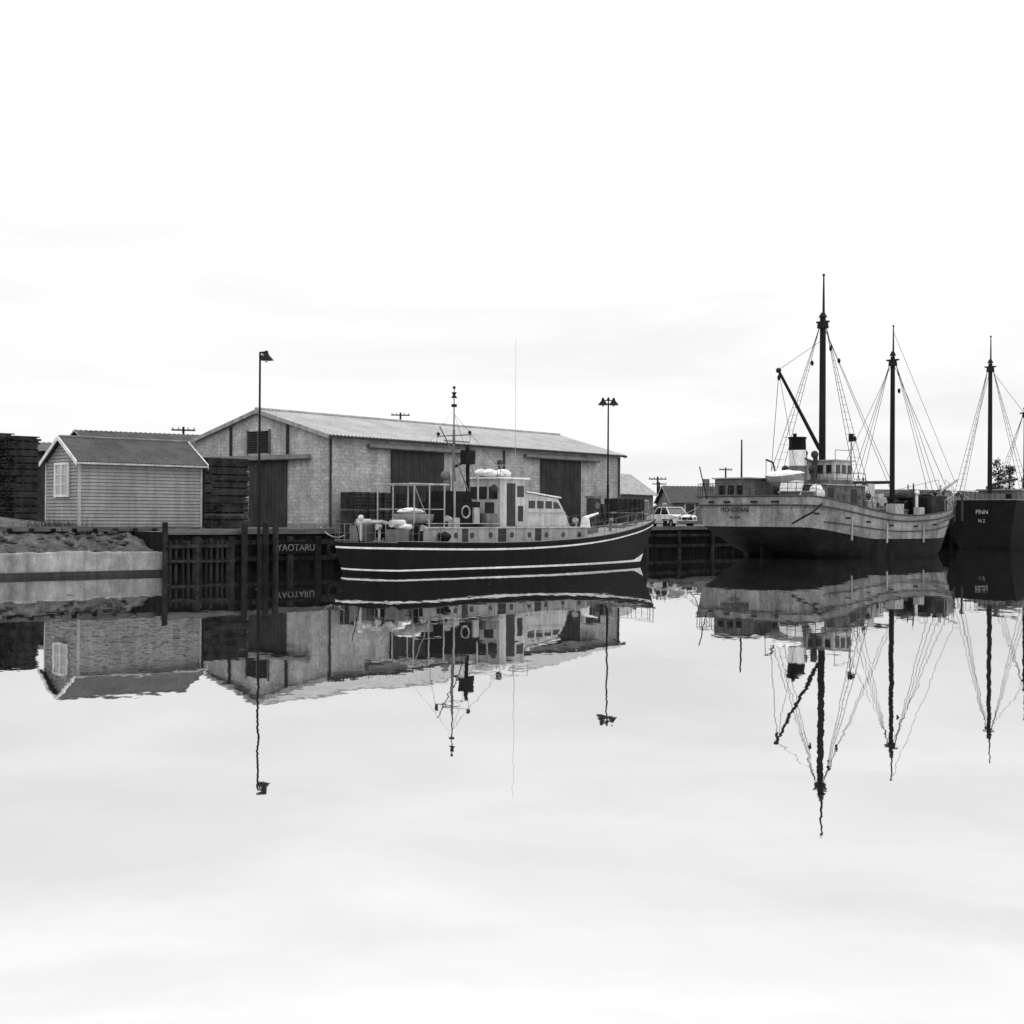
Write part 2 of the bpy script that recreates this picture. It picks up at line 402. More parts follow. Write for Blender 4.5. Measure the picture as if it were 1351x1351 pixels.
# ------------------------------------------------------------------ warehouse
hw_=math.atan2(.79,.61)
W=Asset('block_warehouse',(-10.5,80,GZ),hw_)
LX,WY,EH,RH=30.3,11.6,5.3,6.9
wa=W('walls','block_wall',False);wa.prism([(0,-.05),(WY,-.05),(WY,EH),(WY/2,RH),(0,EH)],0,LX)
rf=W('roof','roof_iron');OV=.3;sl_=(RH-EH)/(WY/2)
corr(rf,-.25,LX+.25,-OV,EH-OV*sl_+.1,WY/2,RH+.1,.3,.035);corr(rf,-.25,LX+.25,WY/2,RH+.1,WY+OV,EH-OV*sl_+.1,.3,.035)
rc=W('ridge_cap','light_grey');rc.cyl((-.28,WY/2,RH+.12),(LX+.28,WY/2,RH+.12),.12,.12,8)
fa=W('bargeboards','light_grey',False)
for x in(-.26,LX+.26):
    for ya in(-OV,WY+OV):
        za=EH-OV*sl_;fa.add([(x-.03,ya,za-.12),(x-.03,WY/2,RH-.12),(x-.03,WY/2,RH+.12),(x-.03,ya,za+.12),(x+.03,ya,za-.12),(x+.03,WY/2,RH-.12),(x+.03,WY/2,RH+.12),(x+.03,ya,za+.12)],[(0,1,2,3),(4,7,6,5),(0,4,5,1),(3,2,6,7),(0,3,7,4)])
gu=W('gutter','dark_grey');gu.box(-.26,LX+.26,-OV-.14,-OV-.01,EH-OV*sl_-.06,EH-OV*sl_+.06)
dp=W('downpipes','dark_grey')
for x in(.12,16.2,LX-.3): dp.cyl((x,-.09,.05),(x,-.09,EH-.2),.06)
dr=W('sliding_doors','door_dark',False);db=W('door_battens','dark_grey',False);tk=W('door_tracks','track_timber',False)
for a,b,ta,tb in((5.25,10.0,3.15,12.2),(20.3,25.0,18.4,27.2)):
    dr.box(a,b,-.12,-.03,.02,4.7)
    n=int((b-a)/.3)
    for i in range(n+1):
        x=a+(b-a)*i/n;db.box(x-.015,x+.015,-.135,-.1201,.03,4.69)
    tk.box(ta,tb,-.3,-.02,4.72,4.95)
    db.box(ta,tb,-.32,-.3,4.66,4.74)
dr.box(-.12,-.03,3.35,6.5,.02,3.95)
for i in range(11):
    y=3.35+i*.315;db.box(-.135,-.1201,y-.015,y+.015,.03,3.94)
tk.box(-.34,-.02,1.4,10.7,3.98,4.25)
db.box(-.36,-.3401,1.4,10.7,3.93,4.0)
lv=W('louvre_window','door_dark',False);lv.box(-.06,-.01,4.9,6.75,4.42,5.72)
for i in range(9): db.rbox((-.09,5.825,4.5+i*.145),(.08,1.8,.02),(0,R(35),0))
for y in(3.3,8.25,): dp.cyl((-.08,y,4.26),(-.08,y,RH-abs(y-WY/2)*sl_-.15),.09)
wt=W('window_frame','mid_grey',False)
wt.box(-.1,-.0,4.8,4.9,4.35,5.8);wt.box(-.1,0,6.75,6.85,4.35,5.8);wt.box(-.1,0,5.78,5.86,4.42,5.72)
pn=W('footing','concrete',False);pn.box(-.04,LX+.04,-.04,WY,-.05,.25)
W.done()
def crates(x,y,head,nx,nz):
    s=Asset('stacked_crates',(x,y,GZ),head);b=s('slats','stack_timber',False);c=s('frames','pile_timber',False)
    for i in range(nx):
        for k in range(nz):
            x0=i*1.25+random.uniform(-.04,.04);z0=k*1.05+.02;b.box(x0+.03,x0+1.17,.03,1.0,z0+.03,z0+.98)
            for j in range(5): c_=z0+.06+j*.2;b.box(x0+.0,x0+1.2,-.02,.03,c_,c_+.13)
            for xx in(x0,x0+.56,x0+1.12): c.box(xx,xx+.07,-.05,-.021,z0,z0+1.0)
    s.done()
d_=Vector((.61,.79));n_=Vector((.79,-.61))
p=Vector((-10.5,80))+d_*.4+n_*1.6;crates(p.x,p.y,hw_,4,2)
p=Vector((-10.5,80))+d_*11.5+n_*2.5;crates(p.x,p.y,hw_,2,1)
p=Vector((-10.5,80))+d_*26+n_*2.5;crates(p.x,p.y,hw_,3,2)

# ------------------------------------------------------------------ background
def gable(name,x,y,head,lx,wy,eh,rh,wall,roof,z0=GZ,windows=True,chim=False):
    a=Asset(name,(x,y,z0),head);w_=a('walls',wall,False);w_.prism([(0,0),(wy,0),(wy,eh),(wy/2,rh),(0,eh)],0,lx)
    r=a('roof',roof);s2=(rh-eh)/(wy/2);o=.35
    corr(r,-o,lx+o,-o,eh-o*s2+.1,wy/2,rh+.1,.4,.03);corr(r,-o,lx+o,wy/2,rh+.1,wy+o,eh-o*s2+.1,.4,.03)
    f=a('bargeboards','cream_paint',False)
    for xx in(-o-.04,lx+o+.04):
        for ya in(-o,wy+o):
            za=eh-o*s2;f.add([(xx,ya,za-.03),(xx,wy/2,rh-.03),(xx,wy/2,rh+.12),(xx,ya,za+.12)],[(0,1,2,3)])
    if windows:
        g=a('window_panes','glass',False);fr=a('window_frames','white_paint',False)
        n=max(1,int(lx/3.2))
        for i in range(n):
            x0=lx*(i+.5)/n-.5;fr.box(x0-.1,x0+1.1,-.05,-.003,1.0,2.3);g.box(x0,x0+1,-.07,-.051,1.1,2.2)
        fr.box(-.05,-.003,wy/2-.8,wy/2+.8,1.0,2.3);g.box(-.07,-.051,wy/2-.7,wy/2+.7,1.1,2.2)
    if chim:
        c=a('chimney','mid_grey',False);c.box(lx*.6,lx*.6+.6,wy/2+.3,wy/2+.9,rh-.8,rh+.9)
    a.done()
gable('storage_shed',-36,101,.15,8.5,9,5.2,6.0,'dark_grey','dark_grey',windows=False)
gable('storage_shed',-31.3,106,.62,13,9,5.6,7.2,'mid_grey','old_roof',windows=False)
gable('cottage',9.4,122,1.05,7,5,2.9,4.6,'mid_grey','light_grey',chim=False)
gable('cottage',17.2,150,.15,7.5,6.5,2.4,4.1,'mid_grey','dark_grey',chim=True)
gable('cottage',27.5,165,.5,8,6.5,2.2,3.6,'mid_grey','old_roof',chim=True)
gable('cottage',45,175,.2,12,7,2.5,4.4,'mid_grey','old_roof')
gable('cottage',62,185,.6,11,7,2.5,4.4,'light_grey','dark_grey',chim=True)

def upole(x,y,h,arms=1,head=0):
    a=Asset('utility_pole',(x,y,GZ),head);p=a('pole','mast_wood');p.cyl((0,0,0),(0,0,h),.15,.1)
    c=a('crossarms','mast_wood',False)
    for i in range(arms): c.box(-1.0,1.0,-.06,.06,h-.35-i*.6,h-.22-i*.6)
    n=a('insulators','light_grey')
    for i in range(arms):
        for x_ in(-.9,-.4,.4,.9): n.cyl((x_,0,h-.22-i*.6),(x_,0,h-.05-i*.6),.05)
    a.done()
upole(-28.4,121,8.3,1,.3);upole(-12,150,11.8,1,.2);upole(21,200,5.8);upole(16.6,160,5.4);upole(27.4,180,7.2,1,.5)
upole(25,230,6)

# ------------------------------------------------------------------ lamps
def lamp(x,y,z0,h,twin,head=0):
    a=Asset('street_lamp',(x,y,z0),head);p=a('pole','black_iron');p.cyl((0,0,0),(0,0,h*.35),.08,.065,10);p.cyl((0,0,h*.35),(0,0,h),.05,.042,8)
    p.cyl((0,0,0),(0,0,.25),.15,.13)
    s=a('shades','black_iron');b=a('bulbs','pale_glass')
    def shade(cx,z,k=1):
        s.cyl((cx,0,z-.1),(cx,0,z+.06),.1,.06,12);s.cyl((cx,0,z-.34),(cx,0,z-.1),.3*k,.1,14);b.ball((cx,0,z-.36),.08)
    if twin:
        p.line([(-.38,0,h-.05),(0,0,h+.02),(.38,0,h-.05)],.035);shade(-.3,h+.08);shade(.3,h+.08);s.cyl((0,0,h),(0,0,h+.18),.1,.03)
    else:
        p.line([(0,0,h-.35),(.1,0,h-.1),(.22,0,h)],.03);p.line([(0,0,h-.02),(.22,0,h-.0)],.04);shade(.27,h,1.05)
    a.done()
lk=B+U*4.1-NV*.75
lamp(lk.x,lk.y,-.6,9.9,False)
lamp(5.35,76.6+1.8,GZ,7.25,True)
a=Asset('fuel_pump',(4.7,78.6,GZ),.7);b_=a('cabinet','dark_grey',False);b_.box(-.45,.1,-.3,.3,0,1.75);b_.box(.15,.75,-.35,.3,0,1.45);t=a('top_dial','mid_grey');t.box(-.5,.15,-.34,.34,1.76,1.9);t.cyl((-.18,-.31,1.35),(-.18,-.34,1.35),.18,.18,14)
ho=a('hose','rubber');ho.sag((.1,-.36,1.3),(.7,-.4,1.2),.03,.8);a.done()
a=Asset('fuel_drum',(6.6,82.5,GZ),.3);b_=a('drum','dark_grey')
for x,y in((0,0),(.7,.1),(.3,.65)):
    b_.cyl((x,y,0),(x,y,.88),.29,.29,16);b_.cyl((x,y,.29),(x,y,.32),.31,.31,16);b_.cyl((x,y,.58),(x,y,.61),.31,.31,16)
a.done()
a=Asset('wharf_sign',(0,0,0),0)
k=B+U*6.1-NV*.56;a.e.location=(k.x,k.y,1.0);a.e.rotation_euler=(0,0,HU)
b_=a('board','black_paint',False);b_.box(-.95,.95,-.02,.03,-.26,.26)
a.text('lettering','YAOTARU',.42,'mid_grey',Matrix.Translation((0,-.035,0))@Matrix.Rotation(R(90),4,'X'));a.done()

# ------------------------------------------------------------------ car
a=Asset('parked_car',(11.1,97.6,GZ),R(-66))
body=a('body','white_paint');prof=[(-2.1,.32),(2.05,.32),(2.12,.5),(2.08,.78),(1.95,.86),(.95,.93),(-1.0,.93),(-2.0,.86),(-2.12,.7)]
def carloft(p,prof,ws,inset=.06):
    n=len(prof);ys=[-ws,-ws+inset,ws-inset,ws];rows=[]
    cz=sum(b for a_,b in prof)/n
    for j,y in enumerate(ys):
        k=.93 if j in(0,3) else 1
        r=[(a_*(1 if k==1 else .985),y,cz+(b-cz)*k) for a_,b in prof];rows.append(r+[r[0]])
    p.grid(rows);p.add(rows[0][:-1],[tuple(range(n))]);p.add(rows[3][:-1],[tuple(range(n-1,-1,-1))])
carloft(body,prof,.8)
gh=a('windows','glass');g=[(-1.25,.92),(-.85,1.4),(.35,1.4),(.95,.92)]
vs=[]
for y in(-.72,.72):
    for i,(x,z_) in enumerate(g): vs.append((x,y*(.84 if z_>1 else 1),z_))
gh.add(vs,[(0,1,2,3),(4,7,6,5),(0,4,5,1),(1,5,6,2),(2,6,7,3)])
ro=a('roof','white_paint');ro.rbox((-.25,0,1.43),(1.3,1.22,.07))
for x,x2 in((-1.25,-.85),(.95,.35),(-.25,-.25)):
    for sg in(-1,1): ro.cyl((x,sg*.73,.92),(x2,sg*.615,1.41),.035)
wh=a('wheels','rubber');hc=a('hubcaps','chrome')
for x in(-1.3,1.3):
    for sg in(-1,1): wh.cyl((x,sg*.6,.31),(x,sg*.82,.31),.31,.31,18);hc.cyl((x,sg*.82,.31),(x,sg*.835,.31),.17,.14,14)
bp=a('bumpers','chrome');bp.box(2.1,2.2,-.78,.78,.38,.5);bp.box(-2.2,-2.1,-.78,.78,.38,.5)
hl=a('headlamps','chrome');hl.cyl((2.05,-.6,.68),(2.14,-.6,.68),.1);hl.cyl((2.05,.6,.68),(2.14,.6,.68),.1)
gr=a('grille','black_iron',False);gr.box(2.08,2.13,-.4,.4,.56,.74)
a.done()

# ------------------------------------------------------------------ hull
def hull(zrows,parts,hb,xp,bulge,deckp,deckdrop=0.0,n=34,m=10):
    ztop=zrows[0];rw=[]
    for zr in zrows:
        pr=[];sr=[]
        for i in range(n+1):
            t=i/n;z=zr(t);f_=max(-.4,min(1,z/ztop(t)));h_=hb(t,f_);x=xp(t,f_)
            pr.append((x,h_,z));sr.append((x,-h_,z))
        tr_=[]
        for j in range(m+1):
            k=-1+2*j/m;x,h_,z=pr[0];tr_.append((x-bulge*(1-k*k),k*h_,z))
        rw.append((pr,sr,tr_))
    for k in range(len(zrows)-1):
        p=parts[k]
        for q_ in range(3): p.grid([rw[k][q_],rw[k+1][q_]])
    dk=[];dk2=[]
    for i in range(n+1):
        x,h_,z=rw[0][0][i];dk.append((x,h_*.985,z-deckdrop));dk2.append((x,-h_*.985,z-deckdrop))
    deckp.grid([dk,[(a_,0,c_+.05) for a_,b_,c_ in dk],dk2])
    x,h_,z=rw[0][0][0];deckp.add([(x,h_*.98,z-deckdrop)]+[(a_,b_*.98,z-deckdrop) for a_,b_,c_ in reversed(rw[0][2])],[tuple(range(m+2))])
    return rw
def sm(x):x=max(0,min(1,x));return x*x*(3-2*x)
def sh(t,t0,pw): return 1 if t<t0 else max(0,1-((t-t0)/(1-t0))**pw)

# ---- patrol launch
hb_=math.atan2(.75,.66)
b=Asset('patrol_launch',(-6.0,57.5,0),hb_);LB=20.3
blk=b('hull','black_paint');wh=b('sheer_stripe','white_paint');bt=b('waterline_stripe','white_paint');dk=b('deck','mid_grey')
zd=lambda t:1.32-.12*math.sin(math.pi*min(t/.8,1))+.95*t**3.2
def hbB(t,f_):
    top=2.3*(.84+.16*math.sin(math.pi*min(t,.5)))*sh(t,.5,2.3)
    wlb=2.1*(.8+.2*math.sin(math.pi*min(t,.5)))*sh(t,.36,1.8)
    return top*max(0,f_)**1+wlb*(1-max(0,f_))-(.25*wlb*(-f_) if f_<0 else 0)
xpB=lambda t,f_:.25*(1-f_)*(1-t)+t*(LB-1.35*(1-f_))
hull([zd,lambda t:zd(t)-.18,lambda t:zd(t)-.26,lambda t:.235+.04*t+.3*max(0,t-.94)/.06,lambda t:.165,lambda t:-.5],[blk,wh,blk,bt,blk],hbB,xpB,.45,dk,m=16)
ru=b('rubbing_strake','black_paint')
for sg in(-1,1):
    pts=[(xpB(i/30,1),sg*(hbB(i/30,1)+.03),zd(i/30)+.02) for i in range(31)];ru.line(pts,.055,6)
tb=b('toe_rail','light_grey')
for sg in(-1,1): tb.line([(xpB(i/30,1),sg*max(0,hbB(i/30,1)-.05),zd(i/30)+.07) for i in range(31)],.02,5)
cs=b('deckhouse','light_grey',False)
cs.box(2.2,13.0,-1.3,1.3,1.15,1.9)
ch=b('coachroof_edge','cream_paint',False);ch.box(2.1,13.1,-1.35,1.35,1.901,1.95)
ph=b('portholes','glass')
for x in(3,4,5,6.2,7.6,8.8,10,11.2,12.4): ph.cyl((x,-1.29,1.6),(x,-1.325,1.6),.12,.12,14)
pd=b('deckhouse_panels','dark_grey',False)
for x0,x1 in((4.4,4.75),(6.7,7.2),(9.2,9.6)): pd.box(x0,x1,-1.33,-1.301,1.3,1.88)
wc=b('wheelhouse','cream_paint',False)
wc.prism([(7.2,1.95),(8.95,1.95),(8.85,4.1),(7.2,4.1)],-.95,.95,'y')
wc.prism([(8.951,1.95),(12.2,1.95),(11.8,2.65),(11.3,3.25),(8.9,3.5)],-.9,.9,'y')
wr=b('wheelhouse_roof','white_paint',False);wr.box(7.05,9.1,-1.1,1.1,4.101,4.17);wr.prism([(8.98,3.52),(11.45,3.28),(11.45,3.34),(8.98,3.58)],-.98,.98,'y')
wg=b('windows','glass',False)
for x in(9.2,9.8,10.4):wg.box(x,x+.44,-.92,.92,2.8,3.14)
wg.prism([(10.98,2.8),(11.5,2.8),(11.28,3.06),(10.98,3.12)],-.921,.921,'y')
wg.box(8.35,8.8,-.97,.97,3.3,3.8)
for y0,y1 in((-.8,-.3),(-.15,.35),(.45,.85)): wg.box(7.17,7.199,y0,y1,3.2,3.75)
dn=b('wheelhouse_door','dark_grey',False);dn.box(7.65,8.2,-.98,-.951,2.0,3.9);dn.box(8.4,8.75,-.965,-.951,2.2,2.9);dn.box(7.17,7.199,-.6,-.05,2.0,3.05)
for y in(-.62,0,.62): wg.rbox((11.62,y,2.95),(.03,.4,.34),(0,R(-42),0))
hnd=b('grab_rails','light_grey');hnd.line([(9.1,-.96,2.6),(11.8,-.96,2.6)],.018);hnd.line([(2.3,-1.25,2.1),(7.1,-1.25,2.1)],.018)
for x in(7.1,8.0,9.0):
    for sg in(-1,1): hnd.cyl((x,sg*1.05,4.17),(x,sg*1.05,4.7),.016)
for sg in(-1,1): hnd.line([(7.1,sg*1.05,4.7),(9.0,sg*1.05,4.7)],.016)
hnd.line([(7.1,-1.05,4.7),(7.1,1.05,4.7)],.016)
cv=b('life_raft_cover','canvas')
for i in range(9): cv.ball((7.3+i*.2,random.uniform(-.7,.6),4.3+random.uniform(-.03,.1)),random.uniform(.25,.36),(1.2,1,.6),10,7,.15)
gear=b('bridge_gear','dark_grey');gear.cyl((8.9,.6,4.17),(8.9,.6,4.85),.09,.07);gear.ball((8.9,.6,4.9),.15);gear.cyl((7.0,-.9,3.6),(6.7,-1.0,3.7),.12,.14);gear.box(6.75,7.15,.5,.9,1.96,3.0)
en=b('engine_casing','black_iron',False);en.box(4.0,5.9,-.95,.95,1.95,3.05);en.box(4.3,5.6,-.7,.8,3.05,3.5)
en2=b('casing_fittings','light_grey');en2.cyl((4.2,-1.02,2.0),(4.2,-1.02,3.9),.045);en2.box(5.4,5.75,-1.06,-.951,2.1,2.8);en2.cyl((5.8,-.9,3.05),(5.8,-.9,4.2),.04);en2.box(4.0,4.35,-1.2,-.97,1.95,2.35)
en3=b('casing_vents','mid_grey');en3.cyl((5.3,.5,3.5),(5.3,.5,4.2),.16,.16);en3.ball((5.2,.5,4.2),.22);en3.rbox((6.5,-.9,2.25),(.7,.4,.6));en3.cyl((6.3,.9,1.95),(6.3,.9,3.3),.07)
lb=b('lifebuoy','light_grey')
for i in range(18):
    a0=2*math.pi*i/18;a1=2*math.pi*(i+1)/18
    lb.cyl((4.9+.25*math.cos(a0),-1.02,2.6+.25*math.sin(a0)),(4.9+.25*math.cos(a1),-1.02,2.6+.25*math.sin(a1)),.04,.04,6)
ms=b('mast','mid_grey');ms.cyl((5.2,0,1.95),(5.2,0,6.2),.08,.055);ms.cyl((5.2,0,6.2),(5.2,0,8.05),.033,.02)
ms.line([(5.9,.5,3),(5.2,0,5.2)],.03);ms.line([(5.9,-.5,3),(5.2,0,5.2)],.03)
ms.line([(5.2,-1.05,5.95),(5.2,1.05,5.95)],.028);ms.line([(4.6,0,5.7),(6.2,0,5.7)],.028);ms.line([(5.2,0,5.1),(4.3,0,6.3)],.028)
mt=b('masthead_lights','black_iron');mt.cyl((5.2,0,7.6),(5.2,0,7.72),.15,.05,10);mt.cyl((5.2,0,7.72),(5.2,0,7.84),.05,.12,10);mt.cyl((5.2,0,7.2),(5.2,0,7.32),.13,.13,10);mt.ball((5.2,0,8.05),.07)
mt.ball((5.2,-.95,6.05),.08);mt.ball((5.2,.95,6.05),.08)
rd=b('radar','black_iron');rd.cyl((6.1,0,1.95),(6.1,0,5.0),.1,.08);rd.cyl((6.1,0,4.72),(6.1,0,5.0),.34,.34,14);rd.rbox((6.1,0,5.45),(.16,1.5,.18),(0,0,R(-48)));rd.box(5.85,6.35,-.22,.22,5.0,5.34);rd.cyl((5.3,0,4.6),(6.1,0,4.9),.06)
rg=b('rigging','rope')
for y in(-1.0,1.0): rg.line([(5.2,0,6.9),(7.6,y*.95,4.2)],.008,4);rg.line([(5.2,y*1.0,5.95),(4.3,y*1.1,2.0)],.008,4)
rg.line([(5.2,0,7.1),(.4,0,2.3)],.005,4)
an=b('whip_antenna','light_grey');an.cyl((9.05,-.2,4.1),(9.05,-.2,6),.018,.012,5);an.cyl((9.05,-.2,6),(9.05,-.2,10.6),.01,.006,5)
fr=b('awning_frame','light_grey')
for x in(1.7,2.6,3.5):
    for y in(-1.1,1.1): fr.cyl((x,y,1.3),(x,y,3.75),.03)
for y in(-1.1,1.1): fr.line([(1.4,y,3.75),(3.75,y,3.75)],.04);fr.line([(1.7,y,2.7),(3.5,y,2.7)],.022)
for x in(1.7,2.6,3.5): fr.line([(x,-1.1,3.75),(x,1.1,3.75)],.03)
fr.line([(1.7,-1.1,3.7),(2.6,-1.1,2.1)],.02)
td=b('dinghy','light_grey');rows=[]
for i in range(9):
    t=i/8;wd=.55*math.sin(math.pi*min(1,.18+.82*t)) if t<1 else .0
    rows.append([(1.6+2.1*(1-t),wd*math.cos(math.pi*j/8),2.5-.42*math.sin(math.pi*j/8)*(1-.2*t)) for j in range(9)])
td.grid(rows)
sg_=b('stern_gear','cream_paint');sd=b('stern_lockers','mid_grey',False);sdk=b('stern_winch','black_iron')
sd.box(1.5,2.1,-.5,.5,1.3,1.95);sd.box(.5,1.1,-1.4,-.7,1.3,1.85);sd.box(.4,1.0,.6,1.4,1.3,2.0)
sdk.cyl((1.2,-.5,1.75),(1.2,.5,1.75),.27,.27,12);sdk.box(1.6,1.9,-1.5,-1.2,1.3,2.1);sdk.ball((3.0,-1.6,1.55),.25,(1.2,1,.8),8,6,.15)
for z_,y_ in((2.1,-1.0),(2.12,1.05)): sg_.cyl((.5,y_,z_),(1.2,y_,z_),.16,.16,12)
sg_.rbox((.9,.1,2.15),(.7,.5,.12),(0,.1,.4));sg_.cyl((.2,.5,1.3),(.2,.5,2.3),.05);sg_.ball((.2,.5,2.32),.13)
cv.ball((1.2,-1.0,1.95),.3,(1.3,1,.5),12,7,.18);cv.ball((2.9,.3,2.62),.4,(1.7,.9,.35),12,7,.2)
cow=b('cowl_vents','light_grey')
for x,y,z_ in((.5,-.3,1.95),(1.8,-1.6,1.9),(3.7,1.1,2.5),(3.8,-1.1,2.3),(12.5,.6,2.5),(12.8,-.8,2.25)):
    cow.cyl((x,y,1.25),(x,y,z_),.055);cow.ball((x,y,z_),.11,(1.1,1,1),10,6);cow.cyl((x,y,z_),(x-.14,y,z_+.02),.09,.14,10)
rl=b('guard_rails','mid_grey')
rr_=random.Random(21)
for sg in(-1,1):
    top=[];mid=[]
    for i in range(19):
        t=min(.995,max(.005,.005+i*.99/18+rr_.uniform(-.006,.006)));x=xpB(t,1);y=sg*max(0,(hbB(t,1)-.12));z_=zd(t);hh=.74+rr_.uniform(-.03,.03)
        rl.cyl((x,y,z_),(x+rr_.uniform(-.03,.03),y,z_+hh),.015,.013,5);top.append((x,y,z_+hh));mid.append((x,y,z_+.4))
    rl.line(top,.008,4);rl.line(mid,.006,4)
pts=[(-.43*(1-k*k),k*1.85,zd(0)) for k in [-1+j/4 for j in range(9)]]
for p_ in pts: rl.cyl(p_,(p_[0],p_[1],p_[2]+.76),.016,.016,5)
rl.line([(x,y,z_+.76) for x,y,z_ in pts],.014,4);rl.line([(x,y,z_+.4) for x,y,z_ in pts],.01,4)
en_=b('ensign_staff','mast_wood');en_.cyl((-.3,0,1.3),(-.7,0,2.7),.025,.015)
fd=b('foredeck_gear','mid_grey');fd.box(14.0,14.9,-.5,.5,1.35,1.9);fd.cyl((17,-.45,1.9),(17,.45,1.9),.2,.2,12);fd.cyl((18.6,0,1.8),(18.6,0,2.3),.09);fd.cyl((13.5,.5,1.4),(13.5,.5,2.3),.1,.1);fd.ball((13.5,.45,2.35),.17)
fd.cyl((15.7,-.6,1.5),(15.7,-.6,2.2),.07);fd.ball((15.7,-.68,2.25),.13);fd.cyl((19.9,0,2.1),(19.9,0,3.0),.02);fd.box(17.6,18.1,-.3,.3,1.7,2.05);fd.rbox((19.0,-.25,2.0),(.9,.1,.1),(0,0,.2))
gn=b('covered_gun','canvas');gn.cyl((14.5,0,1.9),(14.5,0,2.4),.26,.18,12);gn.cyl((14.4,0,2.35),(15.5,0,2.6),.1,.05,8)
ml=b('mooring_lines','light_rope')
def loc(L0,head,wx,wy,wz):
    dx=wx-L0[0];dy=wy-L0[1];c_,s_=math.cos(head),math.sin(head);return (dx*c_+dy*s_,-dx*s_+dy*c_,wz)
ml.sag((.6,1.9,1.6),loc((-6,57.5),hb_,-8.6,62.9,GZ+.2),.03,.25);ml.sag((19,.5,2.1),loc((-6,57.5),hb_,6.4,80.4,GZ+.3),.03,.3);ml.sag((10,2.2,1.5),loc((-6,57.5),hb_,0,72.3,GZ+.3),.03,.3)
b.done()

def mast(a,s_,h,zdk,r,hounds,half,spread=(-.7,0,.7),rat=True):
    m_=a('masts','mast_wood');m_.cyl((s_,0,zdk),(s_,0,hounds+.4),r,r*.8,12);m_.cyl((s_+r*.3,0,hounds-.3),(s_+r*.3,0,h),r*.42,r*.2,8)
    m_.cyl((s_,0,hounds-.25),(s_,0,hounds+.15),r*1.6,r*1.4,10);m_.box(s_-.12,s_+.12,-.45,.45,hounds+.1,hounds+.2);m_.ball((s_+r*.3,0,h),r*.4)
    m_.cyl((s_,0,hounds+.45),(s_,0,hounds+.75),r*1.2,r*.5,10)
    rg=a('rigging','rope')
    for sg in(-1,1):
        feet=[]
        for dx in spread:
            rg.line([(s_,sg*.2,hounds),(s_+dx,sg*half,zdk+.5)],.017,4);feet.append(Vector((s_+dx,sg*half,zdk+.5)))
        if rat:
            t=Vector((s_,sg*.2,hounds));f0,f1=feet[0],feet[-1]
            nn=int((hounds-zdk)/.5)
            for i in range(1,nn-1):
                k=i/nn;rg.line([f0.lerp(t,k),f1.lerp(t,k)],.012,4)
# ---- coastal trader
hs=HU
S=Asset('coastal_trading_ship',(14.5,85.6,0),hs);LS=22.7
hu=S('hull','ship_hull');bo=S('boot_topping_and_counter_shade','ship_boot_and_shade');dk=S('deck','mid_grey')
zt=lambda t:3.8-1.1*sm(t/.5)+1.95*max(0,(t-.5)/.5)**2.2
def hbS(t,f_):
    top=(4.15-.1*sm(t/.5))*sh(t,.6,2.6);wlb=3.8*sh(t,.5,2.0)*min(1,.66+1.6*t)
    f2=max(0,min(1,f_))**.6
    return top*f2+wlb*(1-f2)
def xpS(t,f_):
    f2=max(0,min(1,f_)); st=0 if f2>.5 else 3.4*((.5-f2)/.5)
    return st*(1-t)+t*(LS-1.5*(1-f2))
zb=lambda t:1.9-.75*sm(t/.35)+.35*max(0,t-.7)  # boot top rises aft so its dark colour paints the counter's shade
hull([zt,lambda t:zt(t)*.86,lambda t:zt(t)*.6+zb(t)*.3,zb,lambda t:.55,lambda t:0.0,lambda t:-.8],[hu,hu,hu,bo,bo,bo],hbS,xpS,.75,dk,.75,n=40,m=14)
st=S('rubbing_strakes','dark_grey')
for ff in(.84,.985):
  for sg in(-1,1):
    pts=[(xpS(i/40,ff),sg*(hbS(i/40,ff)+.03),zt(i/40)*ff) for i in range(41)];st.line(pts,.05,6)
  pts=[(xpS(0,ff)-.78*(1-k*k),k*hbS(0,ff),zt(0)*ff) for k in [-1+j/8 for j in range(17)]];st.line(pts,.05,6)
st.line([(xpS(i/40,.6),-(hbS(i/40,.6)+.03),zt(i/40)*.6) for i in range(4,38)],.04,6)
fe=S('rubbing_timbers','light_grey',False)
for t in(.22,.4,.6):
    y=hbS(t,.6)+.05;fe.rbox((xpS(t,.6),-y,zt(t)*.55),(.1,.08,zt(t)*.45))
sc_=S('scuppers','black_iron',False)
for t in(.06,.2,.3,.42,.55,.66):
    x=xpS(t,.75);sc_.rbox((x,-(hbS(t,.75)+.0),zt(t)*.72),(.5,.08,.1))
for y_ in(-2.3,-.9,1.2,2.6):
    sc_.rbox((-.78*(1-(y_/4.15)**2),y_,3.4),(.08,.5,.1),(0,0,-y_*.085))
rudder=S('rudder','ship_boot_and_shade');rudder.box(1.2,2.6,-.1,.1,-.5,1.2)
MT=lambda x,y,z_:Matrix(((0,0,-1,x),(-1,0,0,y),(0,1,0,z_),(0,0,0,1)))
S.text('stern_name','MOHOTANI',.4,'black_iron',MT(-.83,.5,2.9));S.text('home_port','NELSON',.22,'black_iron',MT(-.83,.5,2.45))
D0=3.05
h1=S('aft_deckhouse','mid_grey',False);h1.box(.5,3.2,.6,3.1,D0,4.85);h1.box(.9,3.0,-2.9,-1.6,D0,4.0)
hr=S('deckhouse_roofs','light_grey',False);hr.box(.35,3.35,.45,3.25,4.851,4.93);hr.box(.8,3.1,-3.0,-1.5,4.001,4.08)
hg=S('deckhouse_windows','glass',False)
for y in(.9,1.6,2.3): hg.box(.47,.499,y,y+.45,3.9,4.45)
mh=S('bridge_house','mid_grey',False);mh.box(4.0,9.2,-2.2,2.2,D0-.5,4.5);mh.box(6.0,8.9,-1.5,1.6,4.5,4.9)
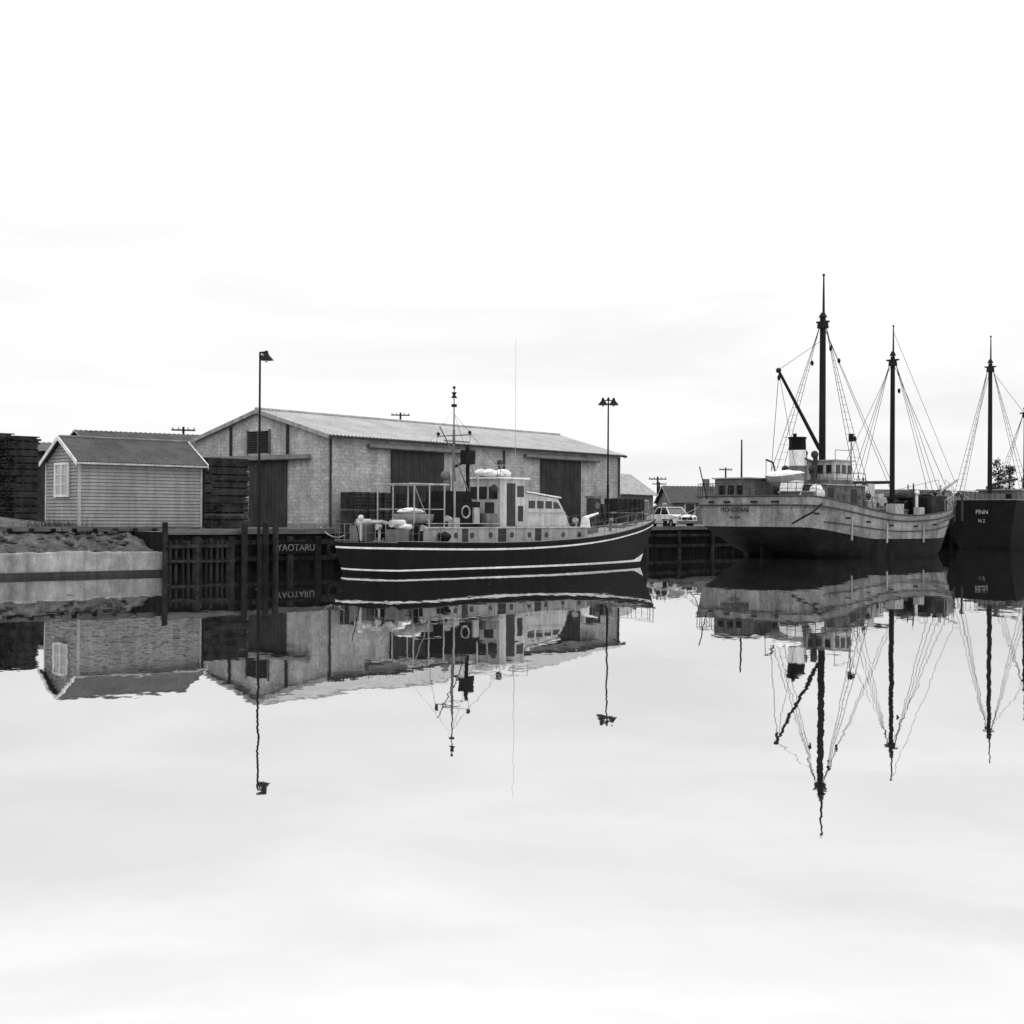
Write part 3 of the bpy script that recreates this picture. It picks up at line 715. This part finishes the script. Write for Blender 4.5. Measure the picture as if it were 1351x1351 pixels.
mh2=S('wheelhouse','cream_paint',False);mh2.box(6.9,8.9,-1.4,1.2,4.9,6.1)
hr.box(3.85,9.35,-2.35,2.35,4.501,4.58);hr.box(6.75,9.05,-1.55,1.35,6.101,6.18)
for x in(7.1,7.75,8.4): hg.box(x,x+.42,-1.43,-1.401,5.3,5.85)
for y in(-1.2,-.55,.1,.7): hg.box(6.87,6.899,y,y+.4,5.3,5.85)
hd=S('doors','dark_grey',False);hd.box(5.0,5.7,-2.23,-2.201,D0,4.35);hd.box(7.6,8.2,-2.23,-2.201,D0-.2,4.3);hd.box(3.97,3.999,-1.5,-.8,D0,4.3);hd.box(3.97,3.999,.3,1.0,D0,4.3)
for x in(6.2,6.8,8.6): hg.cyl((x,-2.2,3.8),(x,-2.24,3.8),.16,.16,12)
fb=S('funnel_base','mid_grey');fb.cyl((4.95,0,4.5),(4.93,0,5.75),.6,.56,20)
fw=S('funnel_band','white_paint');fw.cyl((4.93,0,5.75),(4.9,0,6.75),.56,.54,20)
ft=S('funnel_top','black_paint');ft.cyl((4.9,0,6.75),(4.88,0,7.5),.545,.53,20);ft.cyl((4.88,0,7.45),(4.88,0,7.57),.58,.58,20);ft.cyl((4.75,.1,7.5),(4.75,.1,7.8),.12,.12)
vt=S('ventilators','dark_grey')
for x,y,h_ in((6.2,.35,6.6),(6.2,-.45,6.5),(5.9,1.6,5.6),(4.3,-1.6,5.5),(3.5,.2,4.9)):
    vt.cyl((x,y,D0),(x,y,h_),.15,.15,10);vt.ball((x-.08,y,h_),.25,(1,1,1),10,7)
def lifeboat(a,c0,ln,wd,ang):
    p=a('lifeboats','light_grey');q_=a('lifeboat_covers','canvas');rows=[];rc_=[]
    ca,sa=math.cos(ang),math.sin(ang)
    for i in range(13):
        t=-1+2*i/12;wv=wd/2*(1-abs(t)**2.4);zs=.2*t*t;x=t*ln/2
        def T(x,y,z_):return(c0[0]+x*ca-y*sa,c0[1]+x*sa+y*ca,c0[2]+z_)
        rows.append([T(x*(1-.1*math.sin(math.pi*j/8)),wv*math.cos(math.pi*j/8),zs-.75*math.sin(math.pi*j/8)*(1-.3*t*t)) for j in range(9)])
        rc_.append([T(x,1.03*wv*math.cos(math.pi*j/6),zs+.02+(.38+.06*math.sin(i*2.1+j))*math.sin(math.pi*j/6)*(1-t*t)) for j in range(7)])
    p.grid(rows);q_.grid(rc_)
lifeboat(S,(1.9,-1.2,4.95),3.9,1.35,R(75))
dv=S('davits','dark_grey')
for y in(-2.7,.2):
    dv.line([(2.9,y,D0),(2.9,y,5.2),(2.6,y,5.9),(1.9,y,6.05)],.06,6);dv.line([(1.9,y,6.05),(1.9,y,4.9)],.02,4)
cvs=S('canvas_covers','canvas');cvs.ball((3.0,-2.8,4.0),.55,(1,.8,.9),10,7,.2);cvs.ball((9.6,-1.6,4.3),.5,(1.1,.9,.7),10,7,.2);cvs.ball((10.2,1,4.0),.6,(1,1.2,.6),10,7,.2);cvs.rbox((1.2,-2.2,4.3),(.1,1.6,.9),(.1,.25,0))
rl=S('poop_rails','dark_grey')
pts=[(xpS(0,1)-.7*(1-k*k),k*4.05,zt(0)) for k in [-1+j/8 for j in range(17)]]
for p_ in pts: rl.cyl(p_,(p_[0],p_[1],p_[2]+.75),.022,.022,5)
rl.line([(x,y,z_+.75) for x,y,z_ in pts],.022);rl.line([(x,y,z_+.4) for x,y,z_ in pts],.014)
for sg in(-1,1):
    pp=[(x,sg*4.0,zt(x/LS)) for x in(.2,1.2,2.2,3.2,4.2,5.2,6.2,7.2,8.2)]
    for p_ in pp: rl.cyl(p_,(p_[0],p_[1],p_[2]+.75),.022,.022,5)
    rl.line([(x,y,z_+.75) for x,y,z_ in pp],.02);rl.line([(x,y,z_+.4) for x,y,z_ in pp],.014)
for x,y in((6.0,-2.2),(7.2,-2.2),(8.4,-2.2),(9.2,-2.2),(4.1,-2.2),(5.0,-2.2)): rl.cyl((x,y,4.58),(x,y,5.3),.022,.022,5)
rl.line([(4.1,-2.2,5.3),(9.2,-2.2,5.3)],.02);rl.line([(4.1,-2.2,4.95),(9.2,-2.2,4.95)],.014)
rl.line([(7,-1.4,6.18),(7,-1.4,6.8),(8.8,-1.4,6.8),(8.8,-1.4,6.18)],.02)
ps=S('ensign_staff','mast_wood');ps.cyl((1.0,1.4,4.8),(1.0,1.4,7.3),.06,.045);ps.cyl((-.4,3.0,3.6),(-.9,3.2,5.6),.035)
mg=S('hatch_coamings','mid_grey',False);mg.box(10.3,14.3,-2.2,2.2,2.0,3.0);mg.box(16.8,20,-1.6,1.6,2.3,3.4)
hc=S('hatch_covers','dark_grey');hc.prism([(-2.3,3.0),(2.3,3.0),(1.0,3.3),(-1.0,3.3)],10.2,14.4);hc.prism([(-1.7,3.4),(1.7,3.4),(.8,3.7),(-.8,3.7)],16.7,20.1)
wn_=S('winches','black_iron')
for x in(9.7,14.9,16.2,20.4):
    wn_.cyl((x,-.9,3.2),(x,.9,3.2),.3,.3,12);wn_.box(x-.45,x+.45,-.5,-.35,2.2,3.6);wn_.box(x-.45,x+.45,.35,.5,2.2,3.6);wn_.cyl((x,-1.1,3.2),(x,-.95,3.2),.5,.5,14)
wt_=S('deck_lockers','cream_paint',False);wt_.box(11.0,12.0,-3.3,-2.6,2.1,3.4);wt_.box(9.8,10.6,-2.0,-.6,3,4.7);wt_.box(12.6,13.3,-1.0,.3,3.2,4.1);wt_.box(14.2,14.7,-3.2,-2.7,2.1,3.2)
cg=S('deck_cargo','stack_timber');cg.box(16.6,18.6,-2.6,1,2.2,4.0);cg.ball((17.5,-.5,4.0),1.0,(1.2,1.3,.45),12,7,.15);cg.ball((13.6,1,3.6),.8,(1.2,1.2,.7),10,7,.15)
rq=random.Random(11)
for i in range(30):
    x=rq.uniform(9.4,21);y=rq.uniform(-2.8,2.5);hgt=rq.uniform(3.3,4.7);k_=rq.choice(('vent','box','post','light'))
    if k_=='vent': vt.cyl((x,y,2.3),(x,y,hgt),.08);vt.ball((x,y,hgt),.16)
    elif k_=='box': wn_.rbox((x,y,2.3+hgt*.2),(rq.uniform(.4,1.1),rq.uniform(.4,1),hgt*.4),(0,0,rq.uniform(-.5,.5)))
    elif k_=='light': hr.rbox((x,y,hgt*.8),(rq.uniform(.2,.8),rq.uniform(.2,.5),rq.uniform(.15,.5)),(rq.uniform(-.3,.3),0,rq.uniform(-.5,.5)))
    else: dv.cyl((x,y,2.2),(x+rq.uniform(-.3,.3),y,hgt+.6),.045)
fw.cyl((15.4,-2.2,2.2),(15.4,-2.2,4.2),.1,.1);fw.ball((15.35,-2.25,4.2),.18)
fk=S('forecastle_rails','light_grey')
for sg in(-1,1):
    tp=[]
    for i in range(10):
        t=.72+i*.03;x=xpS(t,1);y=sg*hbS(t,1)*.97;z_=zt(t);fk.cyl((x,y,z_),(x,y,z_+.7),.02,.02,5);tp.append((x,y,z_+.7))
    fk.line(tp,.02)
fk.cyl((19.5,-1.6,3.0),(19.5,-1.6,4.8),.06);fk.cyl((22.3,0,4.4),(24.6,0,5.3),.13,.08)
mast(S,7.6,18.2,2.4,.24,15.0,3.9,(-1.6,-.9,0))
mast(S,15.9,15.7,2.0,.19,13.2,3.7,(-.8,0,.9),rat=False)
bm_=S('derrick_boom','mast_wood');bm_.cyl((7.3,0,6.9),(2.9,0,11.6),.13,.09,10);bm_.cyl((2.9,0,11.6),(2.78,0,11.75),.18,.13);bm_.cyl((7.9,0,4.7),(14.6,-.6,4.9),.13,.1,8);bm_.cyl((15.6,0,3.8),(10.6,.9,4.6),.12,.1,8)
rg=S('rigging','rope')
rg.line([(2.9,0,11.7),(7.6,0,14.0)],.016,4);rg.line([(2.9,0,11.6),(3.2,.8,5)],.018,4);rg.line([(2.9,0,11.6),(2.2,-2,4.5)],.015,4)
rg.line([(15.9,0,13.2),(22.9,0,4.9)],.018,4);rg.line([(15.9,0,15.4),(24.2,0,5.2)],.014,4)
rg.line([(7.6,0,15),(11.3,-3.7,3)],.016,4);rg.line([(7.6,0,15),(10.6,-3.8,3)],.016,4);rg.line([(15.9,0,13.2),(13,3.6,3)],.015,4)
bk=S('blocks','black_iron')
for p_ in((2.9,0,11.2),(7.75,-.5,13.4),(8.1,-.9,12.6),(15.9,-.5,11.2),(9.2,-1.4,7.6),(7.3,.6,12.5)): bk.ball(p_,.12,(1,.8,1.5),8,6)
bk.cyl((8.7,-1.45,7.4),(8.7,-1.45,7.9),.17,.17);bk.cyl((8.7,-1.45,6.1),(8.7,-1.45,7.4),.03)
ml=S('mooring_lines','light_rope');ml.sag((-.2,2.8,3.6),loc((14.5,85.6),hs,9.2,91.9,GZ+.4),.035,.3);ml.sag((.5,4.0,3.6),loc((14.5,85.6),hs,11.5,94.6,GZ+.4),.035,.2)
an_=S('hanging_fender','black_iron');an_.line([(1.5,-4.2,3.3),(.6,-4.2,2.8),(-.5,-3.5,2.1)],.06)
S.done()

# ---- dark schooner at the right
K=Asset('coastal_schooner',(37.3,112,0),HU);LK=24
hu=K('hull','black_paint');ru=K('rail_cap','mid_grey');dk=K('deck','mid_grey')
ztk=lambda t:4.0-1.0*sm(t/.45)+1.6*max(0,(t-.5)/.5)**2
def hbK(t,f_):
    f2=max(0,min(1,f_))**.7;return 3.2*sh(t,.6,2.4)*f2+2.9*sh(t,.5,2)*min(1,.75+1.2*t)*(1-f2)
def xpK(t,f_):
    f2=max(0,min(1,f_));st=0 if f2>.5 else .9*((.5-f2)/.5);return st*(1-t)+t*(LK-1.5*(1-f2))
hull([ztk,lambda t:ztk(t)*.8,lambda t:ztk(t)*.45,lambda t:0,lambda t:-.8],[hu]*4,hbK,xpK,.6,dk,.5,n=36,m=12)
pts=[(-.62*(1-k*k),k*3.2,ztk(0)) for k in [-1+j/8 for j in range(17)]];ru.line(pts,.05)
for sg in(-1,1): ru.line([(xpK(i/30,1),sg*(hbK(i/30,1)),ztk(i/30)) for i in range(31)],.05)
K.text('stern_name','FINN',.48,'light_grey',MT(-.66,-.6,3.0));K.text('home_port','N Z',.36,'light_grey',MT(-.66,-.6,2.3))
c_=K('deckhouse','mid_grey',False);c_.box(3.0,6.5,-1.7,1.7,3.2,4.8);c_.box(1.0,2.4,-1,1,3.4,4.5);r_=K('deckhouse_roof','light_grey',False);r_.box(2.85,6.65,-1.85,1.85,4.801,4.9)
g_=K('windows','glass',False);g_.box(2.97,2.999,-1.2,-.4,4,4.5);g_.box(2.97,2.999,.4,1.2,4,4.5)
mast(K,1.7,17.2,3.2,.2,14.6,3.1,(-.5,.3,1.1));mast(K,7.6,14.2,2.8,.17,11.2,3.1,(-.6,.2,1.0))
rl=K('stern_rail','rope')
for p_ in pts: rl.cyl(p_,(p_[0],p_[1],p_[2]+.7),.02,.02,4)
rl.line([(x,y,z_+.7) for x,y,z_ in pts],.02)
rg=K('rigging','rope');rg.line([(1.7,0,14.6),(7.6,0,11.2)],.016,4);rg.line([(1.7,0,14.6),(-.5,1.5,4.2)],.016,4);rg.line([(7.6,0,11.2),(23,0,5)],.016,4)
bm_=K('boom','mast_wood');bm_.cyl((1.9,0,5.2),(6.8,.3,5.8),.12,.09)
K.done()

# ------------------------------------------------------------------ vegetation
def leaves(p,c,r,n,size):
    for i in range(n):
        while True:
            v=Vector((random.uniform(-1,1),random.uniform(-1,1),random.uniform(-1,1)))
            if v.length<1:break
        q_=Vector(c)+Vector((v.x*r[0],v.y*r[1],v.z*r[2]));a_=Vector((random.gauss(0,1),random.gauss(0,1),random.gauss(0,1))).normalized();b_=a_.orthogonal().normalized();s_=size*random.uniform(.5,1.4)
        p.add([q_+a_*s_,q_+b_*s_,q_-a_*s_,q_-b_*s_],[(0,1,2,3)])
for (x,y,h_,wd) in((69.3,200,9.6,1.5),(71.3,201,8.6,1.2),(72.9,199,7.6,1.1)):
    a=Asset('poplar_tree',(x,y,GZ),0);t_=a('trunk','mast_wood');t_.cyl((0,0,0),(0,0,h_*.85),.22,.06)
    lf=a('leaves','foliage',False)
    for i in range(9):
        an_=random.random()*6.28;z_=h_*(.2+.065*i);t_.cyl((0,0,z_),(math.cos(an_)*wd*.5,math.sin(an_)*wd*.5,z_+1.2),.06,.02,5)
    for i in range(34):
        k=random.random();rr=wd*(1-.6*abs(k-.35));an_=random.random()*6.28;leaves(lf,(math.cos(an_)*rr*.5,math.sin(an_)*rr*.5,h_*(.18+.78*k)),(.5,.5,.75),45,.13)
    a.done()
tl=P(None,'distant_tree_line','foliage',False)
x=-140
while x<260:
    y=265+random.uniform(-12,40)+max(0,x)*.3;hh=random.choice([1.2,1.8,2.2,2.8,3.4]);wd=random.uniform(1.5,3.5)
    for k in range(7): leaves(tl,(x+random.uniform(-wd,wd),y,GZ+hh*random.uniform(.3,.8)),(wd*.5,wd*.5,hh*.35),30,.32)
    x+=random.uniform(1.4,3.6)
tl.done()
